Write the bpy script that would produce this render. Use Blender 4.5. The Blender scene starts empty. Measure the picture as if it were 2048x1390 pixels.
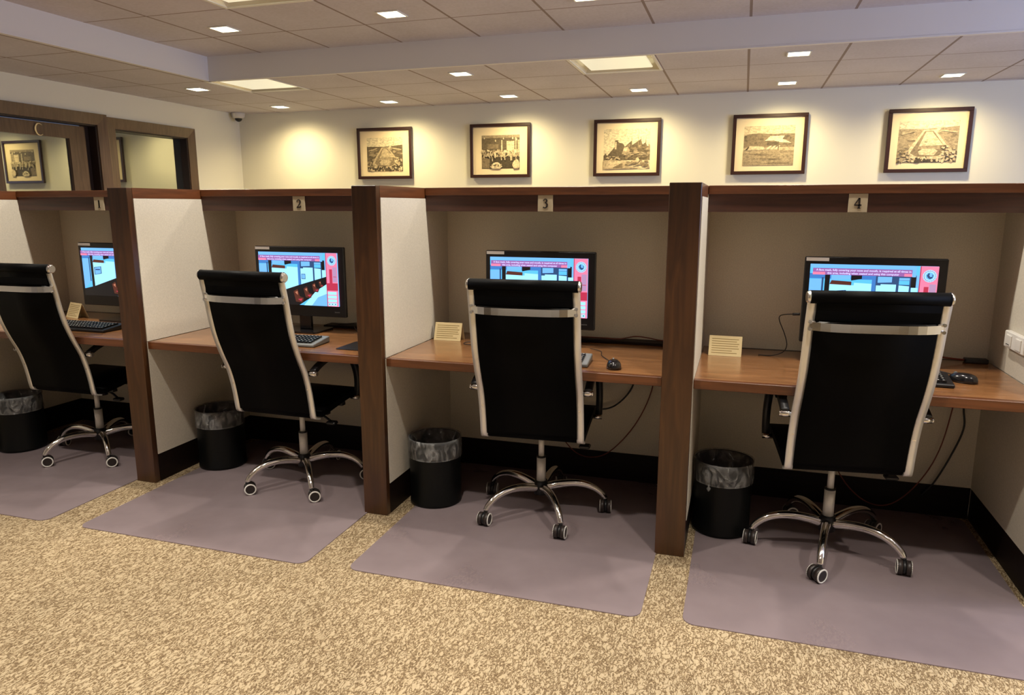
import bpy, bmesh, math, random
from mathutils import Vector, Matrix
PI = math.pi
S = bpy.context.scene
COL = S.collection
random.seed(7)

# ------------------------------------------------------------------ camera
EYE = 1.4119
cd = bpy.data.cameras.new('camera'); cam = bpy.data.objects.new('camera', cd); COL.objects.link(cam)
cd.sensor_width = 36.0; cd.sensor_fit = 'HORIZONTAL'; cd.lens = 1442.6/2048*36.0
cd.clip_start = 0.05; cd.clip_end = 60
cam.location = (0, 0, EYE)
cam.rotation_mode = 'XYZ'
cam.rotation_euler = (PI/2-0.194, 0, 0.306)
S.camera = cam
# ------------------------------------------------------------------ view, world
S.view_settings.view_transform = 'Standard'; S.view_settings.look = 'None'
S.view_settings.gamma = 1; S.view_settings.use_curve_mapping = False
S.view_settings.exposure = 0.0
W = bpy.data.worlds.new('world'); S.world = W; W.use_nodes = True
W.node_tree.nodes['Background'].inputs[0].default_value = (0.55, 0.68, 1.0, 1)
W.node_tree.nodes['Background'].inputs[1].default_value = 0.35
# ------------------------------------------------------------------ room measures
YW, XL, XRW, YF0 = 7.1095, -5.4536, 4.4, -3.4      # back wall, left wall, right wall, wall behind camera
ZC, ZT = 2.4145, 2.5913                             # low and raised ceilings
XB_, YB_ = -4.1997, 5.1319                          # edge of the raised ceiling
YF, YP, YH, YB = 2.8147, 2.8493, 3.3136, 3.592      # carrels: post front, panel front, header front, back panel
ZTOP, ZD = 1.4973, 0.74
POSTS = [-4.2226, -2.8864, -1.5548, -0.2119, 1.1210]
HP = 0.0593
WARM = (1.0, 0.80, 0.42)
NEUT = (1.0, 0.92, 0.80)

def light(name, kind, loc, energy, color, rot=(0,0,0), **k):
    l = bpy.data.lights.new(name, kind); l.energy = energy; l.color = color
    for a, b in k.items(): setattr(l, a, b)
    o = bpy.data.objects.new(name, l); o.location = loc; o.rotation_euler = rot
    COL.objects.link(o); return o

# daylight through the window in the right hand wall
light('window_daylight', 'AREA', (XRW-0.06, 3.7, 1.6), 115, (0.46, 0.60, 1.0), rot=(0, PI/2, 0), shape='RECTANGLE', size=1.3, size_y=2.4)
# the room's downlights that hang outside the frame, over the floor in front of the carrels
for ix in range(7):
    for iy, y in enumerate((3.16, 1.94, 0.72, -0.5, -1.72)):
        x = -3.43+1.23*ix
        e, cone, bl = {3.16: (72, 150, 0.5), 1.94: (100, 86, 0.5), 0.72: (62, 96, 0.6)}.get(y, (40, 96, 0.6))
        light('downlight_beam', 'SPOT', (x, y, ZT-0.03), e, NEUT, spot_size=math.radians(cone), spot_blend=bl, shadow_soft_size=0.035)

# ------------------------------------------------------------------ materials
def newmat(name):
    m = bpy.data.materials.new(name); m.use_nodes = True
    nt = m.node_tree; b = nt.nodes['Principled BSDF']
    return m, nt, b
def setp(b, **k):
    for a, v in k.items():
        a = {'rough':'Roughness','metal':'Metallic','spec':'Specular IOR Level','coat':'Coat Weight','coatr':'Coat Roughness','alpha':'Alpha','trans':'Transmission Weight','ior':'IOR'}[a]
        b.inputs[a].default_value = v
def plain(name, c, rough=0.5, metal=0.0, **k):
    m, nt, b = newmat(name); b.inputs['Base Color'].default_value = (*c, 1); setp(b, rough=rough, metal=metal, **k); return m
def emit(name, c, s):
    m, nt, b = newmat(name); b.inputs['Base Color'].default_value = (0.02,0.02,0.02,1)
    b.inputs['Emission Color'].default_value = (*c, 1); b.inputs['Emission Strength'].default_value = s; setp(b, rough=0.3); return m
def N(nt, t, **k):
    n = nt.nodes.new(t)
    for a, v in k.items(): setattr(n, a, v)
    return n
def coords(nt, scale=(1,1,1), rot=(0,0,0), out='Object'):
    tc = N(nt, 'ShaderNodeTexCoord'); mp = N(nt, 'ShaderNodeMapping')
    mp.inputs['Scale'].default_value = scale; mp.inputs['Rotation'].default_value = rot
    nt.links.new(tc.outputs[out], mp.inputs[0]); return mp.outputs[0]
def ramp(nt, fac, stops):
    r = N(nt, 'ShaderNodeValToRGB'); nt.links.new(fac, r.inputs[0]); e = r.color_ramp.elements
    while len(e) < len(stops): e.new(0.5)
    for q, (p, c) in zip(e, stops): q.position = p; q.color = (*c, 1)
    return r.outputs[0]
def bump(nt, b, h, strength, dist=0.002):
    n = N(nt, 'ShaderNodeBump'); n.inputs['Strength'].default_value = strength; n.inputs['Distance'].default_value = dist
    nt.links.new(h, n.inputs['Height']); nt.links.new(n.outputs[0], b.inputs['Normal'])
def wood(name, c1, c2, axis=0, rough=0.35, coat=0.25, spec=0.5):
    m, nt, b = newmat(name)
    sc = [16, 16, 16]; sc[axis] = 1.3
    v = coords(nt, tuple(sc))
    n = N(nt, 'ShaderNodeTexNoise'); n.inputs['Scale'].default_value = 2.2; n.inputs['Detail'].default_value = 6; n.inputs['Distortion'].default_value = 1.2
    nt.links.new(v, n.inputs['Vector'])
    nt.links.new(ramp(nt, n.outputs[0], [(0.3, c1), (0.52, tuple((a+d)/2 for a, d in zip(c1, c2))), (0.72, c2)]), b.inputs['Base Color'])
    setp(b, rough=rough, coat=coat, coatr=0.2, spec=spec); bump(nt, b, n.outputs[0], 0.06); return m
M = {}
M['wood_up'] = wood('cherry_wood_upright_shaded', (0.038,0.0138,0.0045), (0.078,0.030,0.009), 2)  # same cherry as the rails, darkened in colour for grazing light on the posts
M['wood_x'] = wood('cherry_wood_rail', (0.080,0.025,0.008), (0.165,0.055,0.018), 0)
M['wood_y'] = wood('cherry_wood_side_rail', (0.080,0.025,0.008), (0.165,0.055,0.018), 1)
M['wood_desk'] = wood('cherry_wood_desktop', (0.17,0.070,0.024), (0.33,0.150,0.056), 0, 0.24, 0.45)
M['wood_dark'] = wood('dark_stained_base', (0.0055,0.0028,0.0018), (0.012,0.0055,0.0035), 0, 0.5, 0.0, 0.2)
M['wood_fascia'] = wood('dark_wood_fascia', (0.045,0.016,0.010), (0.085,0.030,0.017), 0, 0.4, 0.1)  # darker wood tone than the header cap
M['wood_door'] = wood('brown_oak_casing', (0.085,0.045,0.024), (0.15,0.085,0.047), 2, 0.4, 0.2)
M['jamb'] = plain('shaded_jamb', (0.022,0.010,0.006), 0.5)  # shade inside the reveals put into the jamb colour
def fabric(name, c, amp=0.10):
    m, nt, b = newmat(name)
    v = coords(nt, (1,1,1)); n = N(nt, 'ShaderNodeTexNoise'); n.inputs['Scale'].default_value = 190; n.inputs['Detail'].default_value = 3
    nt.links.new(v, n.inputs['Vector'])
    nt.links.new(ramp(nt, n.outputs[0], [(0.3, tuple(x*(1-amp) for x in c)), (0.7, tuple(x*(1+amp*0.5) for x in c))]), b.inputs['Base Color'])
    setp(b, rough=0.85, spec=0.2); bump(nt, b, n.outputs[0], 0.15, 0.001); return m
M['panel'] = fabric('cream_panel_fabric', (0.64,0.59,0.49))
M['back'] = fabric('lightened_back_fabric', (0.72,0.66,0.535))  # panel fabric again, lightened in colour to stand in for bounce light
def wallm(name, c):
    m, nt, b = newmat(name); v = coords(nt)
    n = N(nt, 'ShaderNodeTexNoise'); n.inputs['Scale'].default_value = 90; n.inputs['Detail'].default_value = 4; nt.links.new(v, n.inputs['Vector'])
    b.inputs['Base Color'].default_value = (*c, 1); setp(b, rough=0.75, spec=0.25); bump(nt, b, n.outputs[0], 0.12, 0.001); return m
M['wall'] = wallm('cream_wall_paint', (0.80,0.77,0.66))
M['soffit'] = wallm('soffit_paint', (0.74,0.72,0.72))
# ceiling tiles with their seams
def ceilm():
    m, nt, b = newmat('ceiling_tile')
    tc = N(nt, 'ShaderNodeTexCoord'); sp = N(nt, 'ShaderNodeSeparateXYZ'); nt.links.new(tc.outputs['Object'], sp.inputs[0])
    masks = []
    for ax, off in ((0, -0.029), (1, 5.19)):
        a = N(nt, 'ShaderNodeMath', operation='SUBTRACT'); nt.links.new(sp.outputs[ax], a.inputs[0]); a.inputs[1].default_value = off-61.0
        p = N(nt, 'ShaderNodeMath', operation='PINGPONG'); nt.links.new(a.outputs[0], p.inputs[0]); p.inputs[1].default_value = 0.305
        l = N(nt, 'ShaderNodeMath', operation='LESS_THAN'); nt.links.new(p.outputs[0], l.inputs[0]); l.inputs[1].default_value = 0.0085 if ax == 0 else 0.006
        masks.append(l.outputs[0])
    mx = N(nt, 'ShaderNodeMath', operation='MAXIMUM'); nt.links.new(masks[0], mx.inputs[0]); nt.links.new(masks[1], mx.inputs[1])
    n = N(nt, 'ShaderNodeTexNoise'); n.inputs['Scale'].default_value = 55; n.inputs['Detail'].default_value = 5; nt.links.new(tc.outputs['Object'], n.inputs['Vector'])
    n2 = N(nt, 'ShaderNodeTexNoise'); n2.inputs['Scale'].default_value = 2.0; n2.inputs['Detail'].default_value = 2; nt.links.new(tc.outputs['Object'], n2.inputs['Vector'])
    ad = N(nt, 'ShaderNodeMath', operation='ADD'); nt.links.new(n.outputs[0], ad.inputs[0]); nt.links.new(n2.outputs[0], ad.inputs[1])
    hv = N(nt, 'ShaderNodeMath', operation='MULTIPLY'); nt.links.new(ad.outputs[0], hv.inputs[0]); hv.inputs[1].default_value = 0.5
    base = ramp(nt, hv.outputs[0], [(0.35, (0.55,0.52,0.56)), (0.65, (0.64,0.61,0.665))])
    mix = N(nt, 'ShaderNodeMix', data_type='RGBA'); nt.links.new(mx.outputs[0], mix.inputs[0]); nt.links.new(base, mix.inputs[6])
    mix.inputs[7].default_value = (0.30,0.24,0.22,1); nt.links.new(mix.outputs[2], b.inputs['Base Color'])
    setp(b, rough=0.9, spec=0.15); bump(nt, b, n.outputs[0], 0.25, 0.002); return m
M['ceil'] = ceilm()
def carpetm():
    m, nt, b = newmat('woven_carpet')
    v = coords(nt, (1,1,1), (0,0,0.04))
    w = N(nt, 'ShaderNodeTexNoise'); w.inputs['Scale'].default_value = 24; w.inputs['Detail'].default_value = 2; nt.links.new(v, w.inputs['Vector'])
    vm = N(nt, 'ShaderNodeVectorMath', operation='SCALE'); nt.links.new(w.outputs['Color'], vm.inputs[0]); vm.inputs['Scale'].default_value = 0.022
    va = N(nt, 'ShaderNodeVectorMath', operation='ADD'); nt.links.new(v, va.inputs[0]); nt.links.new(vm.outputs[0], va.inputs[1])
    def streak(sx, sy, s):
        mp = N(nt, 'ShaderNodeMapping'); mp.inputs['Scale'].default_value = (sx, sy, 1); nt.links.new(va.outputs[0], mp.inputs[0])
        q = N(nt, 'ShaderNodeTexNoise'); q.inputs['Scale'].default_value = s; q.inputs['Detail'].default_value = 2.5; q.inputs['Roughness'].default_value = 0.55
        nt.links.new(mp.outputs[0], q.inputs['Vector']); return q.outputs[0]
    def seam(n, wd):   # thin dark contour threads
        q = N(nt, 'ShaderNodeMath', operation='SUBTRACT'); nt.links.new(n, q.inputs[0]); q.inputs[1].default_value = 0.5
        a = N(nt, 'ShaderNodeMath', operation='ABSOLUTE'); nt.links.new(q.outputs[0], a.inputs[0])
        k = N(nt, 'ShaderNodeMath', operation='MULTIPLY'); nt.links.new(a.outputs[0], k.inputs[0]); k.inputs[1].default_value = 1/wd; return k.outputs[0]
    a, c = seam(streak(1.9, 0.8, 30), 0.085), seam(streak(2.1, 0.75, 44), 0.10)
    mi0 = N(nt, 'ShaderNodeMath', operation='MINIMUM'); nt.links.new(a, mi0.inputs[0]); nt.links.new(c, mi0.inputs[1])
    fn = N(nt, 'ShaderNodeTexNoise'); fn.inputs['Scale'].default_value = 150; fn.inputs['Detail'].default_value = 2; nt.links.new(v, fn.inputs['Vector'])
    mi = N(nt, 'ShaderNodeMath', operation='MULTIPLY_ADD'); nt.links.new(fn.outputs[0], mi.inputs[0]); mi.inputs[1].default_value = 0.9; nt.links.new(mi0.outputs[0], mi.inputs[2])
    col = ramp(nt, mi.outputs[0], [(0.44, (0.120,0.078,0.040)), (0.66, (0.23,0.162,0.090)), (0.88, (0.35,0.262,0.150)), (1.0, (0.455,0.358,0.222))])
    big = N(nt, 'ShaderNodeTexNoise'); big.inputs['Scale'].default_value = 1.6; big.inputs['Detail'].default_value = 3; nt.links.new(v, big.inputs['Vector'])
    wear = ramp(nt, big.outputs[0], [(0.3, (0.78,0.78,0.78)), (0.65, (1,1,1))])
    mm = N(nt, 'ShaderNodeMix', data_type='RGBA', blend_type='MULTIPLY'); mm.inputs[0].default_value = 1
    nt.links.new(col, mm.inputs[6]); nt.links.new(wear, mm.inputs[7]); nt.links.new(mm.outputs[2], b.inputs['Base Color'])
    setp(b, rough=0.95, spec=0.1); bump(nt, b, mi.outputs[0], 0.6, 0.004); return m
M['carpet'] = carpetm()
def matm():
    m, nt, b = newmat('translucent_vinyl')
    b.inputs['Base Color'].default_value = (0.30,0.242,0.25,1); setp(b, rough=0.30, spec=0.5)
    v = coords(nt); n = N(nt, 'ShaderNodeTexNoise'); n.inputs['Scale'].default_value = 2.4; n.inputs['Detail'].default_value = 4; nt.links.new(v, n.inputs['Vector'])
    n3 = N(nt, 'ShaderNodeTexNoise'); n3.inputs['Scale'].default_value = 130; nt.links.new(v, n3.inputs['Vector'])
    mr = N(nt, 'ShaderNodeMapRange'); nt.links.new(n.outputs[0], mr.inputs[0]); mr.inputs[1].default_value = 0.35; mr.inputs[2].default_value = 0.65; mr.inputs[3].default_value = 0.44; mr.inputs[4].default_value = 0.60
    rr = N(nt, 'ShaderNodeMapRange'); nt.links.new(n.outputs[0], rr.inputs[0]); rr.inputs[3].default_value = 0.45; rr.inputs[4].default_value = 0.22; nt.links.new(rr.outputs[0], b.inputs['Roughness'])
    bump(nt, b, n3.outputs[0], 0.12, 0.001)
    t = N(nt, 'ShaderNodeBsdfTransparent'); t.inputs[0].default_value = (0.86,0.82,0.86,1)
    mx = N(nt, 'ShaderNodeMixShader'); nt.links.new(mr.outputs[0], mx.inputs[0]); nt.links.new(t.outputs[0], mx.inputs[1]); nt.links.new(b.outputs[0], mx.inputs[2])
    nt.links.new(mx.outputs[0], nt.nodes['Material Output'].inputs[0]); return m
M['mat'] = matm()
M['chrome'] = plain('polished_chrome', (0.80,0.78,0.75), 0.10, 1.0)
M['rail'] = plain('brushed_chrome_rail', (0.80,0.78,0.74), 0.34, 0.62)
def leather():
    m, nt, b = newmat('black_mesh_leather'); b.inputs['Base Color'].default_value = (0.0016,0.0016,0.0018,1); setp(b, rough=0.5, spec=0.06)
    v = coords(nt); n = N(nt, 'ShaderNodeTexNoise'); n.inputs['Scale'].default_value = 300; nt.links.new(v, n.inputs['Vector']); bump(nt, b, n.outputs[0], 0.2, 0.001); return m
M['leather'] = leather()
M['blackp'] = plain('black_plastic', (0.007,0.007,0.008), 0.4)
M['blackg'] = plain('glossy_black_plastic', (0.010,0.009,0.010), 0.18)
M['greyp'] = plain('grey_plastic', (0.20,0.21,0.21), 0.4)
M['keyw'] = plain('pale_key_print', (0.55,0.55,0.52), 0.5)
M['caster'] = plain('dark_brown_caster_rubber', (0.022,0.015,0.013), 0.45)
M['white'] = plain('white_plastic', (0.82,0.80,0.74), 0.4)
M['bin'] = plain('black_bin_metal', (0.003,0.0035,0.0035), 0.42, spec=0.22)
M['sleeve'] = plain('light_chrome_sleeve', (0.80,0.78,0.74), 0.3, 0.25)
M['frame'] = plain('dark_mahogany_frame', (0.035,0.012,0.010), 0.35)
M['matboard'] = plain('cream_mat_board', (0.80,0.66,0.43), 0.8)
M['plaque'] = plain('ivory_plaque', (0.52,0.44,0.30), 0.4)
M['paperwhite'] = plain('white_paper_label', (0.88,0.87,0.84), 0.6)
M['ink'] = plain('dark_ink', (0.02,0.012,0.01), 0.5)
M['card'] = plain('cream_card', (0.80,0.66,0.36), 0.45)
M['cardline'] = plain('card_print', (0.36,0.26,0.10), 0.6)
M['gold'] = plain('pale_brass', (0.80,0.66,0.42), 0.3, 0.6)
M['cordr'] = plain('orange_red_cord', (0.17,0.028,0.012), 0.5)
M['cordb'] = plain('black_cord', (0.01,0.01,0.01), 0.5)
M['trimw'] = plain('white_trim_metal', (0.78,0.76,0.70), 0.4)
M['reflector'] = plain('troffer_reflector', (0.82,0.76,0.60), 0.22, 0.5)
M['lamp'] = emit('lit_downlight_lens', (1.0, 0.93, 0.62), 9.0)
M['troffer'] = emit('lit_troffer_lens', (1.0, 0.88, 0.60), 0.80)
M['domewhite'] = plain('dome_white', (0.62,0.60,0.58), 0.5)
def linerm():
    m, nt, b = newmat('clear_bin_liner'); b.inputs['Base Color'].default_value = (0.75,0.76,0.76,1); setp(b, rough=0.18, spec=0.8)
    v = coords(nt, (1,1,0.6)); n = N(nt, 'ShaderNodeTexNoise'); n.inputs['Scale'].default_value = 26; n.inputs['Detail'].default_value = 3; n.inputs['Distortion'].default_value = 1.5; nt.links.new(v, n.inputs['Vector'])
    bump(nt, b, n.outputs[0], 1.0, 0.012)
    f = ramp(nt, n.outputs[0], [(0.40, (0.08,0.08,0.08)), (0.78, (0.42,0.42,0.42))])
    t = N(nt, 'ShaderNodeBsdfTransparent'); t.inputs[0].default_value = (0.9,0.9,0.9,1)
    mx = N(nt, 'ShaderNodeMixShader'); nt.links.new(f, mx.inputs[0]); nt.links.new(t.outputs[0], mx.inputs[1]); nt.links.new(b.outputs[0], mx.inputs[2])
    nt.links.new(mx.outputs[0], nt.nodes['Material Output'].inputs[0]); return m
M['liner'] = linerm()
def glassm():   # glazing in front of an unlit room: a strong mirror image over darkness
    m, nt, b = newmat('dark_room_glass'); b.inputs['Base Color'].default_value = (0.02,0.022,0.02,1); setp(b, rough=0.02)
    g = N(nt, 'ShaderNodeBsdfGlossy'); g.inputs[0].default_value = (0.80,0.84,0.76,1); g.inputs['Roughness'].default_value = 0.015
    mx = N(nt, 'ShaderNodeMixShader'); mx.inputs[0].default_value = 0.50; nt.links.new(b.outputs[0], mx.inputs[1]); nt.links.new(g.outputs[0], mx.inputs[2])
    nt.links.new(mx.outputs[0], nt.nodes['Material Output'].inputs[0]); return m
M['glass'] = glassm()

# ------------------------------------------------------------------ mesh helpers
def bx(bm, x0, x1, y0, y1, z0, z1, bevel=0.0, mi=0, seg=1):
    r = bmesh.ops.create_cube(bm, size=1.0)
    vs = r['verts']
    for v in vs: v.co = Vector(((x0+x1)/2+v.co.x*(x1-x0), (y0+y1)/2+v.co.y*(y1-y0), (z0+z1)/2+v.co.z*(z1-z0)))
    fs = set(f for v in vs for f in v.link_faces)
    for f in fs: f.material_index = mi
    if bevel > 0:
        es = set(e for v in vs for e in v.link_edges)
        g = bmesh.ops.bevel(bm, geom=list(es), offset=bevel, segments=seg, affect='EDGES', profile=0.5)
        for f in g['faces']: f.material_index = mi
def obox(bm, c, u, v, w, a, b, d, mi=0):   # oriented box: centre, three unit axes, three half sizes
    q = []
    for k in ((-1,-1,-1),(1,-1,-1),(1,1,-1),(-1,1,-1),(-1,-1,1),(1,-1,1),(1,1,1),(-1,1,1)):
        q.append(bm.verts.new(Vector(c)+Vector(u)*a*k[0]+Vector(v)*b*k[1]+Vector(w)*d*k[2]))
    for f in ((0,3,2,1),(4,5,6,7),(0,1,5,4),(1,2,6,5),(2,3,7,6),(3,0,4,7)):
        bm.faces.new([q[i] for i in f]).material_index = mi
def lathe(bm, prof, n=32, c=(0,0,0), axis='Z', mi=0, wob=None, smooth=True):
    rings = []
    for j, (r, z) in enumerate(prof):
        ring = []
        for i in range(n):
            a = 2*PI*i/n; rr = r*(1+(wob(i, j, a) if wob else 0))
            p = (rr*math.cos(a), rr*math.sin(a), z)
            if axis == 'X': p = (p[2], p[0], p[1])
            if axis == 'Y': p = (p[0], p[2], p[1])
            ring.append(bm.verts.new((c[0]+p[0], c[1]+p[1], c[2]+p[2])))
        rings.append(ring)
    for a, b in zip(rings, rings[1:]):
        for i in range(n):
            f = bm.faces.new((a[i], a[(i+1)%n], b[(i+1)%n], b[i])); f.material_index = mi; f.smooth = smooth
    for ring, pr in ((rings[0], prof[0]), (rings[-1], prof[-1])):
        if pr[0] > 1e-6 and pr[0] < 0.9 and (len(prof) > 1) and not getattr(lathe, 'open', False):
            try: bm.faces.new(ring).material_index = mi
            except ValueError: pass
def cyl(bm, p0, p1, r, n=20, r1=None, mi=0):
    p0, p1 = Vector(p0), Vector(p1); d = (p1-p0); L = d.length; d.normalize()
    u = d.orthogonal().normalized(); w = d.cross(u); r1 = r if r1 is None else r1
    A = [bm.verts.new(p0+(u*math.cos(2*PI*i/n)+w*math.sin(2*PI*i/n))*r) for i in range(n)]
    B = [bm.verts.new(p1+(u*math.cos(2*PI*i/n)+w*math.sin(2*PI*i/n))*r1) for i in range(n)]
    for i in range(n):
        f = bm.faces.new((A[i], A[(i+1)%n], B[(i+1)%n], B[i])); f.smooth = True; f.material_index = mi
    bm.faces.new(A[::-1]).material_index = mi; bm.faces.new(B).material_index = mi
def catmull(pts, k=6):
    P = [Vector(p) for p in pts]; P = [P[0]*2-P[1]]+P+[P[-1]*2-P[-2]]; out = []
    for i in range(1, len(P)-2):
        for j in range(k):
            t = j/k; a, b, c, d = P[i-1:i+3]
            out.append(0.5*((2*b)+(c-a)*t+(2*a-5*b+4*c-d)*t*t+(3*b-a-3*c+d)*t**3))
    out.append(P[-2]); return out
def tube(bm, pts, r, n=8, k=6, mi=0):
    Q = catmull(pts, k) if k > 1 else [Vector(p) for p in pts]
    rings = []; u = None
    for i, p in enumerate(Q):
        d = (Q[min(i+1, len(Q)-1)]-Q[max(i-1, 0)]).normalized()
        u = d.orthogonal().normalized() if u is None else (u-d*u.dot(d)).normalized()
        w = d.cross(u); rr = r(i/(len(Q)-1)) if callable(r) else r
        rings.append([bm.verts.new(p+(u*math.cos(2*PI*j/n)+w*math.sin(2*PI*j/n))*rr) for j in range(n)])
    for a, b in zip(rings, rings[1:]):
        for j in range(n):
            f = bm.faces.new((a[j], a[(j+1)%n], b[(j+1)%n], b[j])); f.smooth = True; f.material_index = mi
    bm.faces.new(rings[0][::-1]); bm.faces.new(rings[-1])
def strip(bm, path, x0, x1, th, mi=0, smooth=True):   # a bent sheet: path in (y, z), width x0..x1, thickness th to the left of the path
    n = len(path); P = [Vector((0, a, b)) for a, b in path]; rows = []
    for i, p in enumerate(P):
        d = (P[min(i+1, n-1)]-P[max(i-1, 0)]).normalized(); nn = Vector((0, -d.z, d.y))*th
        t = th
        rows.append([bm.verts.new((x0, p.y, p.z)), bm.verts.new((x1, p.y, p.z)), bm.verts.new((x1, p.y+nn.y, p.z+nn.z)), bm.verts.new((x0, p.y+nn.y, p.z+nn.z))])
    for a, b in zip(rows, rows[1:]):
        for j in range(4):
            f = bm.faces.new((a[j], a[(j+1)%4], b[(j+1)%4], b[j])); f.material_index = mi; f.smooth = smooth and j in (0, 2)
    bm.faces.new(rows[0][::-1]); bm.faces.new(rows[-1])
def poly(bm, pts, mi=0):
    f = bm.faces.new([bm.verts.new(p) for p in pts]); f.material_index = mi; return f
def rrect(x0, x1, y0, y1, r, n=6):
    out = []
    for cx, cy, a0 in ((x1-r, y1-r, 0), (x0+r, y1-r, PI/2), (x0+r, y0+r, PI), (x1-r, y0+r, 1.5*PI)):
        for i in range(n+1): a = a0+PI/2*i/n; out.append((cx+r*math.cos(a), cy+r*math.sin(a)))
    return out
def slab(bm, pts, z0, z1, mi=0):
    A = [bm.verts.new((x, y, z0)) for x, y in pts]; B = [bm.verts.new((x, y, z1)) for x, y in pts]; n = len(pts)
    bm.faces.new(A[::-1]).material_index = mi; bm.faces.new(B).material_index = mi
    for i in range(n): bm.faces.new((A[i], A[(i+1)%n], B[(i+1)%n], B[i])).material_index = mi
def obj(name, bm, mats, parent=None, loc=None):
    me = bpy.data.meshes.new(name); bmesh.ops.recalc_face_normals(bm, faces=bm.faces[:]) if getattr(obj, 'recalc', True) else None
    bm.to_mesh(me); bm.free()
    for m in (mats if isinstance(mats, (list, tuple)) else [mats]): me.materials.append(m)
    o = bpy.data.objects.new(name, me); COL.objects.link(o)
    if loc: o.location = loc
    if parent: o.parent = parent
    return o
def NB(): return bmesh.new()
def tag(o, label, cat, group=None):
    o['label'] = label; o['category'] = cat
    if group: o['group'] = group
    return o
def thing(name, label, cat, loc=(0,0,0), rz=0, group=None):
    o = bpy.data.objects.new(name, None); o.empty_display_size = 0.05; COL.objects.link(o)
    o.location = loc; o.rotation_euler = (0, 0, rz); return tag(o, label, cat, group)
def struct(name, bm, m, label=None):
    o = obj(name, bm, m); o['kind'] = 'structure'
    if label: o['label'] = label
    return o
def boxo(name, m, parent, *b, bevel=0.0, seg=1):
    bm = NB(); bx(bm, *b, bevel=bevel, seg=seg); return obj(name, bm, m, parent)
def kids(o): return [c for c in bpy.data.objects if c.parent == o]
def dup(root, loc, rz, label):
    r = root.copy(); COL.objects.link(r); r.location = loc; r.rotation_euler = (0, 0, rz); r['label'] = label
    for ch in kids(root):
        c = ch.copy(); COL.objects.link(c); c.parent = r
        for g in kids(ch):
            d = g.copy(); COL.objects.link(d); d.parent = c
    return r
def textpart(name, body, size, m, parent, mat4, align='CENTER', depth=0.0, bold=0.0, xs=1.0):
    cu = bpy.data.curves.new(name, 'FONT'); cu.body = body; cu.size = size; cu.align_x = align; cu.align_y = 'CENTER'
    cu.extrude = depth; cu.offset = bold; cu.resolution_u = 2
    t = bpy.data.objects.new(name+'_c', cu); COL.objects.link(t)
    dg = bpy.context.evaluated_depsgraph_get(); dg.update()
    me = bpy.data.meshes.new_from_object(t.evaluated_get(dg)); bpy.data.objects.remove(t); bpy.data.curves.remove(cu)
    me.transform(mat4 @ Matrix.Diagonal((xs, 1, 1, 1))); me.materials.clear(); me.materials.append(m)
    o = bpy.data.objects.new(name, me); COL.objects.link(o); o.parent = parent; return o
UP = Matrix.Rotation(PI/2, 4, 'X')      # text lying in xy stands up facing -y

# ------------------------------------------------------------------ room shell
bm = NB(); bx(bm, XL-0.1, XRW, YF0, YW, -0.06, 0); struct('floor', bm, M['carpet'])
bm = NB(); bx(bm, XL-0.2, XRW+0.1, YW, YW+0.12, 0, ZC+0.3); struct('wall_back', bm, M['wall'])
bm = NB(); bx(bm, XL-0.2, XRW+0.1, YF0-0.12, YF0, 0, ZT+0.1); struct('wall_front', bm, M['wall'])
# right wall with its window opening
bm = NB(); y0, y1, z0, z1 = 2.45, 4.95, 0.9, 2.3
bx(bm, XRW, XRW+0.12, YF0, y0, 0, ZT+0.1); bx(bm, XRW, XRW+0.12, y1, YW, 0, ZT+0.1); bx(bm, XRW, XRW+0.12, y0, y1, 0, z0); bx(bm, XRW, XRW+0.12, y0, y1, z1, ZT+0.1)
struct('wall_right', bm, M['wall'])
# left wall with door and window openings
WT = 0.11
DY0, DY1, DZ = 4.16, 5.17, 2.105         # door opening
WY0, WY1, WZ0, WZ1 = 5.36, 6.265, 0.95, 2.09
bm = NB()
for a in ((YF0, DY0, 0, ZC+0.2), (DY0, DY1, DZ, ZC+0.2), (DY1, WY0, 0, ZC+0.2), (WY0, WY1, 0, WZ0), (WY0, WY1, WZ1, ZC+0.2), (WY1, YW, 0, ZC+0.2)):
    bx(bm, XL-WT, XL, a[0], a[1], a[2], a[3])
struct('wall_left', bm, M['wall'])
def casing(y0, y1, z0, z1, w, door):
    bm = NB(); p = 0.028                                  # mitred casing boards, standing proud of the wall
    def board(a, b, c, d):                                # quad in (y,z), extruded in x, bevelled towards the opening
        lo = [bm.verts.new((XL+0.001, q[0], q[1])) for q in (a, b, c, d)]
        hi = [bm.verts.new((XL+(p if i < 2 else p*0.55), q[0], q[1])) for i, q in enumerate((a, b, c, d))]
        bm.faces.new(hi); bm.faces.new(lo[::-1])
        for i in range(4): bm.faces.new((lo[i], lo[(i+1)%4], hi[(i+1)%4], hi[i]))
    board((y0-w, z1+w), (y1+w, z1+w), (y1, z1), (y0, z1))
    board((y1+w, z1+w), (y1+w, z0), (y1, z0), (y1, z1))
    board((y0-w, z0), (y0-w, z1+w), (y0, z1), (y0, z0))
    return bm
d1 = tag(obj('door_1', casing(DY0, DY1, 0, DZ, 0.095, True), M['wood_door']), 'brown wooden door and casing with letter C and glass, in the left wall', 'door'); d1['kind'] = 'structure'
bm = NB(); bx(bm, XL-WT, XL, DY1-0.012, DY1, 0, DZ); bx(bm, XL-WT, XL, DY0, DY0+0.012, 0, DZ); bx(bm, XL-WT, XL, DY0, DY1, DZ-0.012, DZ); obj('door_jamb', bm, M['jamb'], d1)
bm = NB(); xf = XL-0.055; GY0, GY1 = 4.315, 4.935
for a in ((DY0+0.02, GY0, 0.01, DZ-0.02), (GY1, DY1-0.075, 0.01, DZ-0.02), (GY0, GY1, 1.975, DZ-0.02), (GY0, GY1, 0.01, 1.05)): bx(bm, xf-0.04, xf, *a)
obj('door_leaf', bm, M['wood_door'], d1)
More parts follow.
